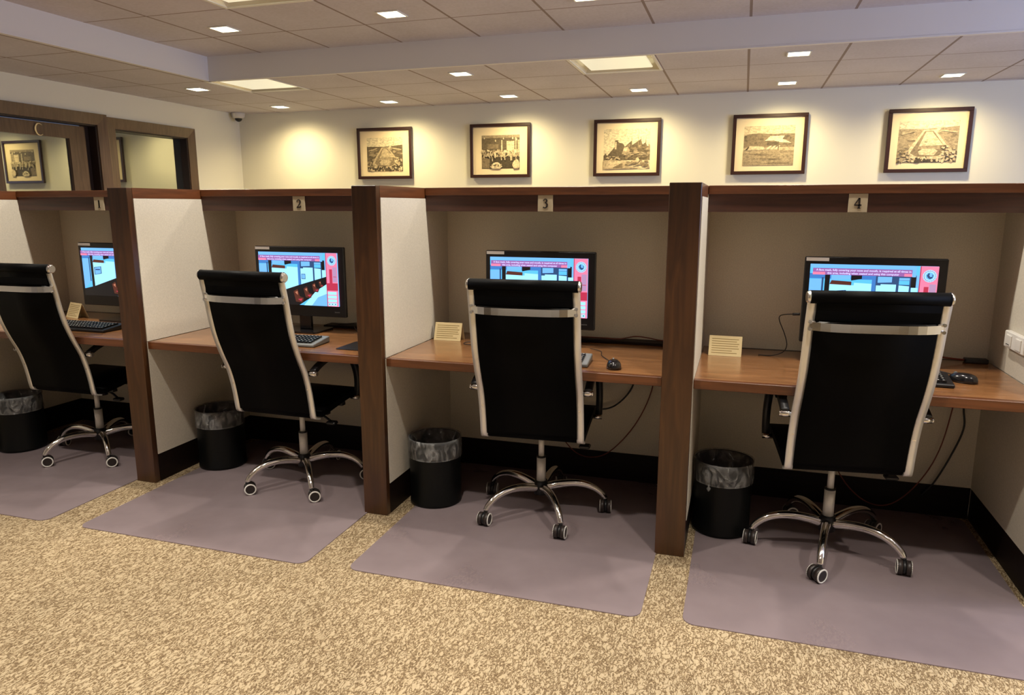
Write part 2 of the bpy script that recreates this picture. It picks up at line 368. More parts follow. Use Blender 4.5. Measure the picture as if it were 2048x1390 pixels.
boxo('door_stop', M['jamb'], d1, xf-0.05, xf-0.03, DY1-0.08, DY1-0.012, 0.01, DZ-0.012)  # carries the same painted recess shade as the jambs
boxo('door_glass', M['glass'], d1, xf-0.028, xf-0.022, GY0, GY1, 1.05, 1.975)
bm = NB()                                                  # the letter C: a crescent with two serifs
cy, cz, R = 4.655, 2.022, 0.049; out = []; inn = []
for i in range(25):
    t = math.radians(48+264*i/24); wd = 0.004+0.011*max(0, math.sin((t-math.radians(48))/math.radians(264)*PI))
    out.append((cy+R*math.cos(t)*0.86, cz+R*math.sin(t))); inn.append((cy+(R-wd)*math.cos(t)*0.86+0.001, cz+(R-wd*0.6)*math.sin(t)))
for i in range(24):
    q = [out[i], out[i+1], inn[i+1], inn[i]]
    lo = [bm.verts.new((xf+0.001, a, b)) for a, b in q]; hi = [bm.verts.new((xf+0.010, a, b)) for a, b in q]
    bm.faces.new(hi); bm.faces.new(lo[::-1])
    for k in range(4): bm.faces.new((lo[k], lo[(k+1)%4], hi[(k+1)%4], hi[k]))
obj('letter', bm, M['gold'], d1)
w1 = tag(obj('window_1', casing(WY0, WY1, WZ0, WZ1, 0.095, False), M['wood_door']), 'brown framed interior window beside the door in the left wall', 'window'); w1['kind'] = 'structure'
bm = NB(); bx(bm, XL-WT, XL, WY1-0.012, WY1, WZ0, WZ1); bx(bm, XL-WT, XL, WY0, WY0+0.012, WZ0, WZ1); bx(bm, XL-WT, XL, WY0, WY1, WZ1-0.012, WZ1); bx(bm, XL-WT, XL, WY0, WY1, WZ0, WZ0+0.012); obj('window_jamb', bm, M['jamb'], w1)
boxo('window_glass', M['glass'], w1, XL-0.085, XL-0.079, WY0+0.012, WY1-0.012, WZ0+0.012, WZ1-0.012)
# ceilings: laid in 61 cm cells so that the troffers sit in real openings
X0G, Y0G = -0.029, 5.19
TROF = [(-1.249, 5.19, ZC), (-4.299, 5.19, ZC), (-3.079, 3.36, ZT)]
TROF[2] = (-3.079, 3.36+0.0, ZT)
def cells(xa, xb, ya, yb, z):
    bm = NB(); xs = [xa]+[X0G+0.61*k for k in range(-20, 20) if xa+1e-4 < X0G+0.61*k < xb-1e-4]+[xb]
    ys = [ya]+[Y0G+0.61*k for k in range(-20, 20) if ya+1e-4 < Y0G+0.61*k < yb-1e-4]+[yb]
    return bm, xs, ys
def cell_fill(bm, xs, ys, z):
    for xa, xb in zip(xs, xs[1:]):
        for ya, yb in zip(ys, ys[1:]):
            cx, cy = (xa+xb)/2, (ya+yb)/2
            if any(abs(z-t[2]) < 0.01 and t[0] < cx < t[0]+0.61 and t[1] < cy < t[1]+0.61 for t in TROF): continue
            poly(bm, [(xa, ya, z), (xa, yb, z), (xb, yb, z), (xb, ya, z)])
bm, xs, ys = cells(XL-0.1, XRW, YB_, YW, ZC); cell_fill(bm, xs, ys, ZC)
_, xs, ys = cells(XL-0.1, XB_, YF0, YB_, ZC); cell_fill(bm, xs, ys, ZC)
bmesh.ops.remove_doubles(bm, verts=bm.verts[:], dist=1e-4)
o = struct('ceiling', bm, M['ceil']); o['label'] = 'lower tiled ceiling around the raised field'
bm, xs, ys = cells(XB_, XRW, YF0, YB_, ZT); TROF[2] = (xs[[i for i, q in enumerate(xs) if abs(q+3.079) < 0.02][0]], [q for q in ys if 3.3 < q < 3.9][0], ZT)
cell_fill(bm, xs, ys, ZT); bmesh.ops.remove_doubles(bm, verts=bm.verts[:], dist=1e-4)
struct('ceiling_raised', bm, M['ceil'])
bm = NB(); bx(bm, XB_-0.05, XRW, YB_, YB_+0.02, ZC-0.004, ZT+0.03); bx(bm, XB_-0.02, XB_, YF0, YB_+0.02, ZC-0.004, ZT+0.03); struct('trim_1', bm, M['soffit'])
bm = NB(); bx(bm, XB_-0.02, XRW, YB_-0.004, YB_+0.03, ZC-0.012, ZC-0.003); bx(bm, XB_-0.03, XB_+0.004, YF0, YB_+0.03, ZC-0.012, ZC-0.003); struct('trim_2', bm, M['soffit'])
bm = NB(); bx(bm, XL+0.001, XRW, YW-0.02, YW-0.001, 0, 0.12); struct('baseboard_back', bm, M['wood_dark'])

# ------------------------------------------------------------------ carrels
DNAMES = ['cherry wood carrel divider with cream panel at the far left edge, beside the leftmost chair',
          'cherry wood divider between the leftmost and the second carrel',
          'cherry wood divider in the middle, between the second and third carrels',
          'tallest looking cherry wood divider, nearest post, left of the rightmost carrel',
          'end divider with cream panel and socket box, cut by the right edge']
PR = 0.006
def make_divider():
    t = thing('carrel_divider', '', 'divider', (0,0,0), 0, 'dividers between the study carrels')
    boxo('post', M['wood_up'], t, -HP, HP, YF, YP, 0, ZTOP, bevel=0.002)
    boxo('top_rail', M['wood_y'], t, -HP, HP, YP, YB+0.04, 1.4477, ZTOP)
    boxo('core', M['wood_up'], t, -HP+0.012, HP-0.012, YP, YB+0.04, 0.0, 1.4477)
    for s in (-1, 1):
        a, b = sorted((s*(HP-0.012), s*(HP+PR-0.004)))
        boxo('upper_panel', M['panel'], t, a, b, YP+0.001, YB, ZD+0.002, 1.4467)
        boxo('lower_panel', M['panel'], t, a, b, YP+0.001, YB, 0.147, ZD-0.002)
        a, b = sorted((s*(HP-0.012), s*(HP)))
        boxo('baseboard', M['wood_dark'], t, a, b, YP, YB, 0.0, 0.147)
    return t
dv0 = make_divider(); dv0['label'] = DNAMES[0]; dv0.location.x = POSTS[0]
for x, l in zip(POSTS[1:], DNAMES[1:]): dup(dv0, (x, 0, 0), 0, l)
BAYS = list(zip(POSTS, POSTS[1:]))
BAYN = ['', 'leftmost carrel', 'second carrel from the left', 'third carrel', 'rightmost carrel']
SE = 0.0025
def make_back(a, b, k):
    xa, xb = a+HP+SE, b-HP-SE
    t = thing('study_carrel', 'cream fabric back wall and dark header rail of the '+BAYN[k], 'carrel', ((xa+xb)/2, YB, 0), 0, 'backs of the study carrels')
    h = (xb-xa)/2; Y = YB
    boxo('back_panel', M['back'], t, -h-0.011, h+0.011, 0.0003, 0.03, 0.147, 1.4472)
    boxo('baseboard', M['wood_dark'], t, -h, h, -0.008, 0.03, 0, 0.147)
    boxo('fascia', M['wood_fascia'], t, -h, h, YH+0.008-Y, YH+0.028-Y, 1.3852, 1.4611)
    boxo('header_cap', M['wood_x'], t, -h, h, YH-Y, 0.03, 1.4611, 1.4983, bevel=0.0015)
    return t
for k, (a, b) in enumerate(BAYS): make_back(a, b, k+1)
def make_desk(a, b, k):
    xa, xb = a+HP+SE, b-HP-SE
    t = thing('desk', 'cherry wood desktop in the '+BAYN[k], 'desk', ((xa+xb)/2, (YP+YB)/2, 0.7027), 0, 'desks of the study carrels'); h = (xb-xa)/2; d = (YB-YP)/2
    boxo('desktop', M['wood_desk'], t, -h, h, -d+0.004, d-0.001, 0.022, 0.0373, bevel=0.002)
    boxo('front_edge', M['wood_x'], t, -h, h, -d, -d+0.03, 0.0, 0.0375, bevel=0.002)
    if k in (2, 3): boxo('cable_lid', M['wood_dark'], t, 0.0, h-0.01, d-0.09, d-0.004, 0.0375, 0.052, bevel=0.003)
    else: boxo('cable_slot', M['blackp'], t, -h+0.05, h-0.05, d-0.02, d-0.004, 0.0372, 0.0385)
    return t
for k, (a, b) in enumerate(BAYS): make_desk(a, b, k+1)
# number plaques; numerals drawn as thick and thin strokes
def stroke(bm, pts, y):
    for (x0, z0, w0), (x1, z1, w1) in zip(pts, pts[1:]):
        d = Vector((x1-x0, z1-z0)); 
        if d.length < 1e-6: continue
        d.normalize(); n = Vector((-d.y, d.x))
        q = [(x0+n.x*w0/2, z0+n.y*w0/2), (x1+n.x*w1/2, z1+n.y*w1/2), (x1-n.x*w1/2, z1-n.y*w1/2), (x0-n.x*w0/2, z0-n.y*w0/2)]
        lo = [bm.verts.new((a, y, b)) for a, b in q]; hi = [bm.verts.new((a, y-0.0015, b)) for a, b in q]
        bm.faces.new(hi); bm.faces.new(lo[::-1])
        for i in range(4): bm.faces.new((lo[i], lo[(i+1)%4], hi[(i+1)%4], hi[i]))
GL = {1: [[(-.1,.32,.06),(.02,.4,.1),(.02,-.4,.17)], [(.02,.4,.17),(.02,-.4,.17)], [(-.16,-.42,.06),(.2,-.42,.06)]],
      2: [[(-.2,.2,.14),(-.17,.33,.07),(0,.42,.08),(.15,.34,.12),(.2,.2,.17),(.14,.03,.15),(-.05,-.2,.08),(-.24,-.4,.06)], [(-.24,-.36,.14),(.18,-.36,.14)], [(.18,-.36,.14),(.25,-.2,.05)]],
      3: [[(-.18,.25,.1),(-.1,.38,.07),(.03,.42,.08),(.15,.32,.14),(.14,.17,.14),(-.04,.05,.06)], [(-.04,.06,.06),(.14,0,.12),(.2,-.17,.17),(.12,-.34,.13),(-.04,-.42,.07),(-.2,-.33,.13)]],
      4: [[(.08,.42,.12),(-.26,-.13,.06)], [(-.28,-.16,.11),(.27,-.16,.11)], [(.09,.42,.15),(.09,-.42,.15)], [(-.04,-.42,.05),(.22,-.42,.05)]]}
for k, x in ((1, -3.538), (2, -2.212), (3, -0.885), (4, 0.446)):
    t = thing('number_plaque', 'small ivory number plaque on the header rail of the '+BAYN[k], 'sign', (x, YH+0.0078, 1.4225), 0, 'carrel number plaques')
    boxo('plate', M['plaque'], t, -0.036, 0.036, -0.005, 0, -0.037, 0.0385, bevel=0.001)
    bm = NB()
    for s in GL[k]: stroke(bm, [(a*0.05, b*0.05, w*0.05) for a, b, w in s], -0.0052)
    obj('numeral', bm, M['ink'], t)
# socket box on the right hand panel
t = thing('socket_box', 'white socket box on the cream panel at the right of the rightmost desk', 'socket', (POSTS[4]-HP-0.003, 3.24, 0.888), PI/2)
boxo('cover', M['white'], t, -0.105, 0.105, 0, 0.022, -0.034, 0.032, bevel=0.003)
boxo('outlet', M['trimw'], t, 0.02, 0.075, 0.021, 0.027, -0.025, 0.02, bevel=0.002)
boxo('slot', M['blackp'], t, 0.03, 0.065, 0.0265, 0.0275, -0.019, -0.016)
boxo('outlet', M['trimw'], t, -0.085, -0.03, 0.021, 0.027, -0.025, 0.02, bevel=0.002)
for ch in kids(t): ch.rotation_euler = (0, 0, 0)

# ------------------------------------------------------------------ chair mats
for x0, x1, y0, l in ((-4.10, -2.955, 2.285, 'translucent purplish chair mat under the leftmost chair'), (-2.765, -1.60, 2.29, 'translucent purplish chair mat under the second chair from the left'),
                      (-1.418, -0.265, 2.312, 'translucent purplish chair mat under the third chair, between the two nearest posts'), (-0.122, 1.035, 2.325, 'translucent purplish chair mat under the nearest chair at the right')):
    bm = NB(); cx = (x0+x1)/2; slab(bm, rrect(x0-cx, x1-cx, y0-2.9, 3.578-2.9, 0.045), 0.0005, 0.0035)
    tag(obj('chair_mat', bm, M['mat'], None, (cx, 2.9, 0)), l, 'chair mat', 'chair mats on the carpet')
MZ = 0.0036

# ------------------------------------------------------------------ chairs
PROF = [(-.388,1.098),(-.379,1.05),(-.367,1.0),(-.351,.91),(-.329,.816),(-.294,.725),(-.255,.641),(-.231,.562),(-.217,.49),(-.208,.43)]
SEATP = [(-.208,.43),(-.197,.408),(-.165,.398),(-.08,.412),(.05,.430),(.16,.438),(.225,.430),(.255,.408)]
def smooth2(P, k=4): return [(v.y, v.z) for v in catmull([(0, a, b) for a, b in P], k)]
def make_chair():
    t = thing('office_chair', '', 'chair', (0,0,0), 0, 'high backed office chairs at the carrels')
    rl = smooth2(PROF[:-1]+SEATP[:3])
    bm = NB(); strip(bm, smooth2(PROF), -0.199, 0.199, -0.012); obj('backrest', bm, M['leather'], t)
    bm = NB(); strip(bm, smooth2(SEATP[:3]), -0.199, 0.199, 0.026); strip(bm, smooth2([(-.150,.402)]+SEATP[3:]), -0.224, 0.224, 0.030)
    obj('seat', bm, M['leather'], t)
    for s in (-1, 1):
        bm = NB(); strip(bm, rl, s*0.2135-0.0155, s*0.2135+0.0155, 0.007, smooth=True)
        bmesh.ops.translate(bm, verts=bm.verts[:], vec=(0, -0.009, 0)); obj('side_rail', bm, M['rail'], t)
    bm = NB(); cyl(bm, (-0.222,-.385,1.100), (0.222,-.385,1.100), 0.0235, 24)
    bx(bm, -0.197, 0.197, -0.392, -0.368, 1.02, 1.10); hr = obj('head_roll', bm, M['leather'], t)
    for s in (-1, 1):
        bm = NB(); cyl(bm, (s*0.2215,-.385,1.100), (s*0.232,-.385,1.100), 0.0245, 20, 0.018); obj('end_cap', bm, M['chrome'], hr)
    # bowed cross bar and its bolts
    bm = NB(); n = 14; path = []
    for i in range(n+1):
        u = -1+2*i/n; path.append((u*0.213, -0.383-0.042*(1-abs(u)**4)))
    rows = [[bm.verts.new((x, y, 1.0-0.0165)), bm.verts.new((x, y, 1.0+0.0125)), bm.verts.new((x, y+0.007, 1.0+0.0165)), bm.verts.new((x, y+0.007, 1.0-0.0165))] for x, y in path]
    for a, b in zip(rows, rows[1:]):
        for j in range(4): bm.faces.new((a[j], a[(j+1)%4], b[(j+1)%4], b[j])).smooth = False
    bm.faces.new(rows[0]); bm.faces.new(rows[-1]); cb = obj('cross_bar', bm, M['chrome'], t)
    for s in (-1, 1):
        bm = NB()
        for z in (1.013, 0.988): cyl(bm, (s*0.214,-.378,z), (s*0.214,-.390,z), 0.0062, 10)
        obj('bolt', bm, M['chrome'], cb)
        bm = NB(); cyl(bm, (s*0.212,-.22,.565), (s*0.212,-.240,.563), 0.0075, 12, 0.006); obj('bolt', bm, M['chrome'], t)
        # arm: flat loop from the back rail, forward and down to the seat edge
        P = [(-.238,.640),(-.18,.664),(-.10,.682),(-.02,.685),(.05,.668),(.100,.625),(.132,.56),(.138,.50),(.128,.455),(.118,.438)]
        Q = smooth2(P, 5); bm = NB(); x0, x1 = sorted((s*0.232, s*0.262))
        strip(bm, Q, x0, x1, 0.020); ar = obj('armrest', bm, M['blackp'], t)
        bm = NB(); strip(bm, smooth2([(-.15,.676),(-.10,.685),(-.02,.689),(.04,.674)], 5), x0-0.006, x1+0.006, 0.012); obj('arm_pad', bm, M['leather'], ar)
        bm = NB(); cyl(bm, (s*0.222,-.240,.640), (s*0.262,-.240,.640), 0.0125, 16); cyl(bm, (s*0.262,-.240,.640), (s*0.268,-.240,.640), 0.0105, 16); obj('arm_knob', bm, M['chrome'], ar)
        bm = NB(); cyl(bm, (s*0.222,.120,.436), (s*0.264,.120,.436), 0.011, 16); obj('arm_knob', bm, M['chrome'], ar)
    # mechanism, tilt knob, lever
    bm = NB(); bx(bm, -0.085, 0.085, -0.10, 0.11, 0.372, 0.402, bevel=0.006); bx(bm, -0.198, 0.198, -0.07, -0.04, 0.388, 0.404); bx(bm, -0.198, 0.198, 0.07, 0.10, 0.398, 0.416)
    mech = obj('mechanism', bm, M['blackp'], t)
    bm = NB(); tube(bm, [(0.06,-.02,.375),(0.14,-.03,.372),(0.20,-.05,.355)], 0.006); bx(bm, 0.185, 0.235, -0.07, -0.03, 0.337, 0.353, bevel=0.005); obj('lever', bm, M['blackp'], mech)
    bm = NB(); cyl(bm, (0,0.05,.372), (0,0.05,.33), 0.02, 16, 0.024); obj('tension_knob', bm, M['blackp'], mech)
    bm = NB(); cyl(bm, (0,0,.255), (0,0,.375), 0.0135, 20); gc = obj('gas_column', bm, M['sleeve'], t)
    bm = NB(); cyl(bm, (0,0,.258), (0,0,.265), 0.0218, 24); obj('collar', bm, M['blackp'], gc)
    bm = NB(); cyl(bm, (0,0,.08), (0,0,.145), 0.033, 24, 0.030); obj('base_hub', bm, M['blackp'], t)
    bm = NB(); cyl(bm, (0,0,.135), (0,0,.259), 0.0215, 24); obj('outer_sleeve', bm, M['sleeve'], gc)
    # five arched legs and twin wheel casters
    bm = NB(); L = [(0.022,.112),(0.08,.126),(0.14,.134),(0.20,.130),(0.25,.112),(0.285,.085),(0.302,.060)]
    C = catmull([(a, 0, b) for a, b in L], 4); rows = []
    for i, p in enumerate(C):
        d = (C[min(i+1, len(C)-1)]-C[max(i-1, 0)]).normalized(); nn = Vector((-d.z, 0, d.x)); u = i/(len(C)-1)
        w = 0.019-0.006*u; h = 0.0205-0.008*u; ring = []
        for j in range(10):
            a = 2*PI*j/10; ring.append(bm.verts.new(p+Vector((0,1,0))*math.cos(a)*w+nn*math.sin(a)*h))
        rows.append(ring)
    for a, b in zip(rows, rows[1:]):
        for j in range(10): f = bm.faces.new((a[j], a[(j+1)%10], b[(j+1)%10], b[j])); f.smooth = True
    bm.faces.new(rows[0]); bm.faces.new(rows[-1]); leg0 = obj('leg', bm, M['chrome'], t)
    bm = NB(); cyl(bm, (0,0,.045), (0,0,.066), 0.008, 12); bx(bm, -0.013, 0.03, -0.008, 0.008, 0.028, 0.052, bevel=0.004); lathe(bm, [(0.012,-0.006),(0.0265,-0.006),(0.0265,0.006),(0.012,0.006)], 20, (0.012,0,0.030), 'Y')
    cs0 = obj('caster', bm, M['blackp'], t)
    wheels = []
    for s in (-1, 1):
        bm = NB(); c = (0.012, 0, 0.0285); s0, s1 = s*0.0065, s*0.0255
        cyl(bm, (c[0], s0, c[2]), (c[0], s1, c[2]), 0.0285, 28)
        w = obj('wheel', bm, M['caster'], cs0)
        bm = NB(); lathe(bm, [(0.0285, s*0.0235), (0.0285, s*0.0262), (0.0225, s*0.0272), (0.0225, s*0.0235)], 28, c, 'Y'); wr = obj('wheel_ring', bm, M['white'], cs0)
    legs, cas = [leg0], [cs0]
    for k in range(4):
        l = leg0.copy(); COL.objects.link(l); l.parent = t; legs.append(l)
        c = cs0.copy(); COL.objects.link(c); c.parent = t; cas.append(c)
        for g in kids(cs0): h = g.copy(); COL.objects.link(h); h.parent = c
    return t
def set_base(t, ph, sw):
    legs = sorted([c for c in kids(t) if c.name.startswith('leg')], key=lambda c: c.name)
    cas = sorted([c for c in kids(t) if c.name.startswith('caster')], key=lambda c: c.name)
    for k in range(5):
        a = ph+k*2*PI/5; legs[k].rotation_euler = (0, 0, a)
        cas[k].location = (0.303*math.cos(a), 0.303*math.sin(a), 0); cas[k].rotation_euler = (0, 0, sw[k])
CH = [(4, 0.407, 3.080, -0.123, 44.19, 0, 'black high backed chair with chrome rails nearest the camera, at the right', (-2.2, 0.3, -1.75, -2.36, -1.65)),
      (3, -0.835, 3.098, -0.059, 13.55, -0.004, 'black high backed chair with chrome rails between the two nearest posts, third from the left', (-1.4, -1.2, -1.4, -1.65, -1.6)),
      (2, -2.111, 3.088, 0.021, 21.09, 0.002, 'black high backed chair with chrome rails second from the left', (0.3, 1.6, 0.9, 0.70, 0.62)),
      (1, -3.492, 3.113, -0.015, 35.38, -0.002, 'black high backed chair with chrome rails cut by the left edge', (0.5, 1.1, 1.9, 0.85, 0.80))]
ch0 = None
for k, x, y, rot, ph, dz, l, sw in CH:
    if ch0 is None: ch0 = c = make_chair(); c.location = (x, y, MZ); c.rotation_euler = (0, 0, -rot); c['label'] = l
    else: c = dup(ch0, (x, y, MZ), -rot, l)
    set_base(c, math.radians(ph)+rot, [q+rot for q in sw])

# ------------------------------------------------------------------ computers
SC = {'sky': emit('screen_pale_blue', (0.22,0.62,1.25), 0.95), 'cyan': emit('screen_cyan', (0.10,0.50,0.90), 1.3), 'wht': emit('screen_white', (0.34,0.75,1.0), 1.35),
      'nav': emit('screen_navy', (0.03,0.09,0.24), 0.9), 'blu': emit('screen_mid_blue', (0.05,0.22,0.62), 1.1), 'red': emit('screen_red', (0.60,0.035,0.09), 1.0), 'pink': emit('screen_pink', (0.85,0.22,0.38), 1.2),
      'ban': emit('screen_banner', (0.34,0.13,0.42), 1.1), 'brn': emit('screen_brown', (0.22,0.05,0.03), 0.5), 'blk': emit('screen_black', (0.01,0.012,0.02), 0.3), 'txt': emit('screen_text', (0.85,0.80,1.3), 1.0), 'org': emit('screen_orange', (0.75,0.28,0.16), 0.8),
      'lil': emit('screen_lilac', (0.62,0.36,0.62), 0.9)}
SK = list(SC)
def screen_mesh():
    bm = NB(); w, h = 0.488, 0.282; L = [0]
    def P(col, pts):
        L[0] += 1; y = -0.0002*L[0]; poly(bm, [((a-0.5)*w, y, (b-0.5)*h) for a, b in pts], SK.index(col))
    def R(col, a, b, c, d): P(col, [(a,c),(b,c),(b,d),(a,d)])
    R('cyan', 0, 1, 0, 1); R('sky', 0, .82, .95, 1)
    R('blu', 0, .82, .78, .86); P('sky', [(0,.15),(.10,.28),(.10,.78),(0,.76)]); R('nav', .10, .115, .3, .80); R('blk', .125, .165, .12, .84); R('sky', .03, .13, .84, .88)
    P('wht', [(.165,.18),(.50,.36),(.50,.72),(.36,.73),(.36,.69),(.165,.70)]); P('sky', [(.175,.76),(.33,.78),(.33,.87),(.175,.86)]); P('brn', [(.165,.70),(.34,.69),(.34,.745),(.18,.76)]); P('blk', [(.335,.76),(.42,.79),(.42,.86),(.335,.87)])
    R('blu', .50, .53, .2, .85); P('nav', [(.53,.34),(.82,.50),(.82,.86),(.53,.86)])
    P('sky', [(.545,.74),(.655,.75),(.655,.83),(.545,.83)]); P('wht', [(.535,.30),(.69,.42),(.69,.72),(.57,.72),(.57,.70),(.535,.70)]); P('wht', [(.71,.42),(.79,.48),(.79,.70),(.71,.71)]); R('cyan', .71, .79, .72, .78); R('sky', .71, .79, .785, .82)
    R('blk', .80, .84, .68, .86); P('wht', [(.715+.09,.47),(.715+.14,.5),(.715+.14,.68),(.715+.09,.68)]); R('sky', .84, .86, .68, .86)
    # lower part: desks in a row, red chairs, pale floor
    P('blk', [(0,.14),(.165,.20),(.50,.38),(.86,.56),(.86,.36),(.5,.0),(0,0)]); P('wht', [(.56,0),(.86,0),(.86,.42),(.72,.28)]); P('sky', [(.66,0),(.86,0),(.86,.24),(.74,.16)])
    for cx, cz, s in ((.50,.14,.13),(.62,.22,.11),(.72,.32,.09),(.79,.40,.06)):
        P('brn', [(cx-s*.5,cz+s*.9),(cx-s*.1,cz+s*1.3),(cx+s*.1,cz+s*.2),(cx+s*.5,cz),(cx+s*.3,cz-s*.7),(cx-s*.3,cz-s*.6)]); P('org', [(cx-s*.35,cz+s*.8),(cx-s*.1,cz+s*1.0),(cx-s*.1,cz+s*.4)]); P('red', [(cx-s*.1,cz-s*.2),(cx+s*.35,cz-s*.1),(cx+s*.2,cz-s*.5)])
    P('nav', [(.19,.44),(.30,.47),(.30,.62),(.19,.60)]); P('sky', [(.20,.45),(.29,.48),(.29,.61),(.20,.59)]); R('nav', .21, .28, .54, .565)
    R('nav', .55, .60, .50, .60); R('sky', .555, .595, .51, .59)
    # red side column, seal, buttons, banner
    R('pink', .862, 1, 0, 1); R('red', .90, .935, .36, .70); P('lil', [(.94,.46),(.99,.46),(.99,.74),(.94,.74)]); R('red', .86, 1, .30, .44); R('red', .948, .985, .555, .565); R('red', .86, .868, 0, 1)
    for c, r in (('wht', .052), ('ban', .044), ('wht', .040), ('sky', .031)):
        P(c, [(.935+r*math.cos(i*PI/14), .86+r*1.73*math.sin(i*PI/14)) for i in range(28)])
    P('nav', [(.920,.835),(.912,.87),(.925,.905),(.935,.895),(.93,.87),(.94,.845),(.955,.855),(.952,.89),(.962,.87),(.955,.83),(.938,.815)])
    for i in range(16):
        a = i*PI/8; P('ban', [(.935+.0475*math.cos(a)-.002, .86+.0475*1.73*math.sin(a)-.004), (.935+.0475*math.cos(a)+.002, .86+.0475*1.73*math.sin(a)-.004), (.935+.0475*math.cos(a)+.002, .86+.0475*1.73*math.sin(a)+.004), (.935+.0475*math.cos(a)-.002, .86+.0475*1.73*math.sin(a)+.004)])
    for a in (.225, .155, .085): R('wht', .878, .985, a, a+.055)
    for i in range(3): R('wht', .878+.037*i, .911+.037*i, .015, .072); R('nav', .889+.037*i, .899+.037*i, .034, .054)
    R('ban', .02, .80, .845, .945); R('pink', .02, .12, .845, .885); R('pink', .74, .80, .845, .885); P('sky', [(.80,.84),(.83,.84),(.83,1),(.80,1)])
    return bm
def make_computer():
    t = thing('computer', '', 'computer', (0,0,0), 0, 'all in one computers in the carrels')
    # local origin: foot of the stand on the desk; screen face looks to -y; monitor 0.546 x 0.372
    bm = NB(); bx(bm, -0.273, 0.273, 0, 0.022, 0.086, 0.458, bevel=0.004); bx(bm, -0.25, 0.25, 0.02, 0.05, 0.10, 0.43, bevel=0.012)
    bz = obj('bezel', bm, M['blackp'], t)
    obj.recalc = False
    sc = obj('screen', screen_mesh(), [SC[k] for k in SK], t, (-0.006, -0.0008, 0.2865)); obj.recalc = True
    T = Matrix.Translation((-0.0478, -0.0195, 0.1195))
    textpart('banner_text', 'A face mask, fully covering your nose and mouth, is required at all times in', 0.0118, SC['txt'], sc, Matrix.Translation((-0.0395, -0.0170, 0.1175)) @ UP, bold=0.0003, xs=1.02)
    textpart('banner_text', 'this area, including when seated and using this computer', 0.0118, SC['txt'], sc, Matrix.Translation((-0.0395, -0.0170, 0.1045)) @ UP, bold=0.0003, xs=1.02)
    boxo('label_sticker', M['paperwhite'], t, -0.268, -0.178, -0.0012, 0, 0.440, 0.4545)
    textpart('maker_mark', 'lenovo', 0.011, M['greyp'], t, Matrix.Translation((0.222, -0.0012, 0.114)) @ UP, bold=0.0003)
    bm = NB(); bx(bm, -0.035, 0.035, 0.03, 0.055, 0.008, 0.20, bevel=0.003); slab(bm, rrect(-0.12, 0.12, -0.06, 0.13, 0.02), 0.0, 0.009); obj('stand', bm, M['blackg'], t)
    return t
COMP = [(4, 0.5365, 'black computer behind the nearest, rightmost chair'), (3, -0.920, 'black computer between the two nearest posts, half behind its chair'), (2, -2.2555, 'black computer with its stand in view, right of the second chair'), (1, -3.497, 'leftmost black computer, its right half hidden by a post')]
pc0 = None
for k, x, l in COMP:
    if pc0 is None: pc0 = c = make_computer(); c.location = (x, 3.35, ZD+0.0006); c['label'] = l
    else: c = dup(pc0, (x, 3.35, ZD+0.0006), 0, l)
# keyboards
def make_keyboard(name, body, keym, label, grp='keyboards on the desks'):
    t = thing(name, label, 'keyboard', (0,0,0), 0, grp)
    bm = NB(); v = []
    for x in (-0.225, 0.225):
        v.append([bm.verts.new((x, y, z)) for y, z in ((-0.082,0.001),(0.078,0.001),(0.078,0.030),(-0.082,0.014))])
    bm.faces.new(v[0][::-1]); bm.faces.new(v[1])
    for j in range(4): bm.faces.new((v[0][j], v[0][(j+1)%4], v[1][(j+1)%4], v[1][j]))
    bmesh.ops.bevel(bm, geom=bm.edges[:], offset=0.003, segments=1, affect='EDGES'); obj('body', bm, M[body], t)
    bm = NB()
    for r in range(5):
        for c in range(21):
            if c in (15, 19) and r > 5: continue
            x = -0.205+c*0.0196+(0.004 if c > 14 else 0); y = -0.055+r*0.0235; z = 0.0165+(y+0.082)*0.1
            if x > 0.212: continue
            bx(bm, x-0.0082, x+0.0082, y-0.0092, y+0.0092, z-0.001, z+0.006, mi=0)
            bx(bm, x-0.0035, x+0.003, y-0.002, y+0.0045, z+0.006, z+0.0063, mi=1)
    o = obj('keys', bm, [M[keym], M['keyw']], t); o['kind'] = 'stuff'
    return t
kb = make_keyboard('keyboard', 'greyp', 'blackp', 'grey keyboard with black keys beside the small mouse, behind the third chair'); kb.location = (-0.822, 3.00, ZD+0.0006); kb.rotation_euler.z = 0.06
dup(kb, (-2.168, 3.035, ZD+0.0006), 0.05, 'grey keyboard in front of the computer whose stand shows')
k4 = make_keyboard('keyboard', 'blackp', 'blackp', 'black keyboard end showing beside the shiny mouse, right of the nearest chair'); k4.location = (0.570, 3.085, ZD+0.0006); k4.rotation_euler.z = -0.05
dup(k4, (-3.47, 3.06, ZD+0.0006), 0.0, 'black keyboard with pale keys below the leftmost computer')
def make_mouse(label):
    t = thing('computer_mouse', label, 'mouse', (0,0,0), 0, 'mice on the desks')
    bm = NB(); n, m = 20, 8; rows = []
    for j in range(m+1):
        f = j/m*PI/2; ring = []
        for i in range(n):
            a = 2*PI*i/n; r = math.cos(f)**0.7 if j < m else 0.02
            ring.append(bm.verts.new((0.031*r*math.cos(a)*(1-0.12*math.sin(a)), 0.053*r*math.sin(a)-0.004*math.sin(f), 0.002+0.034*math.sin(f)**0.9)))
        rows.append(ring)
    for a, b in zip(rows, rows[1:]):
        for i in range(n): f = bm.faces.new((a[i], a[(i+1)%n], b[(i+1)%n], b[i])); f.smooth = True
    bm.faces.new(rows[0][::-1]); bm.faces.new(rows[-1]); obj('shell', bm, M['blackg'], t)
    bm = NB(); cyl(bm, (-0.003,0.027,0.030), (0.003,0.027,0.030), 0.007, 12); obj('scroll_wheel', bm, M['greyp'], t)
    return t
ms = make_mouse('small black mouse near the front edge, right of the third chair'); ms.location = (-0.486, 2.965, ZD+0.0006); ms.rotation_euler.z = 0.25
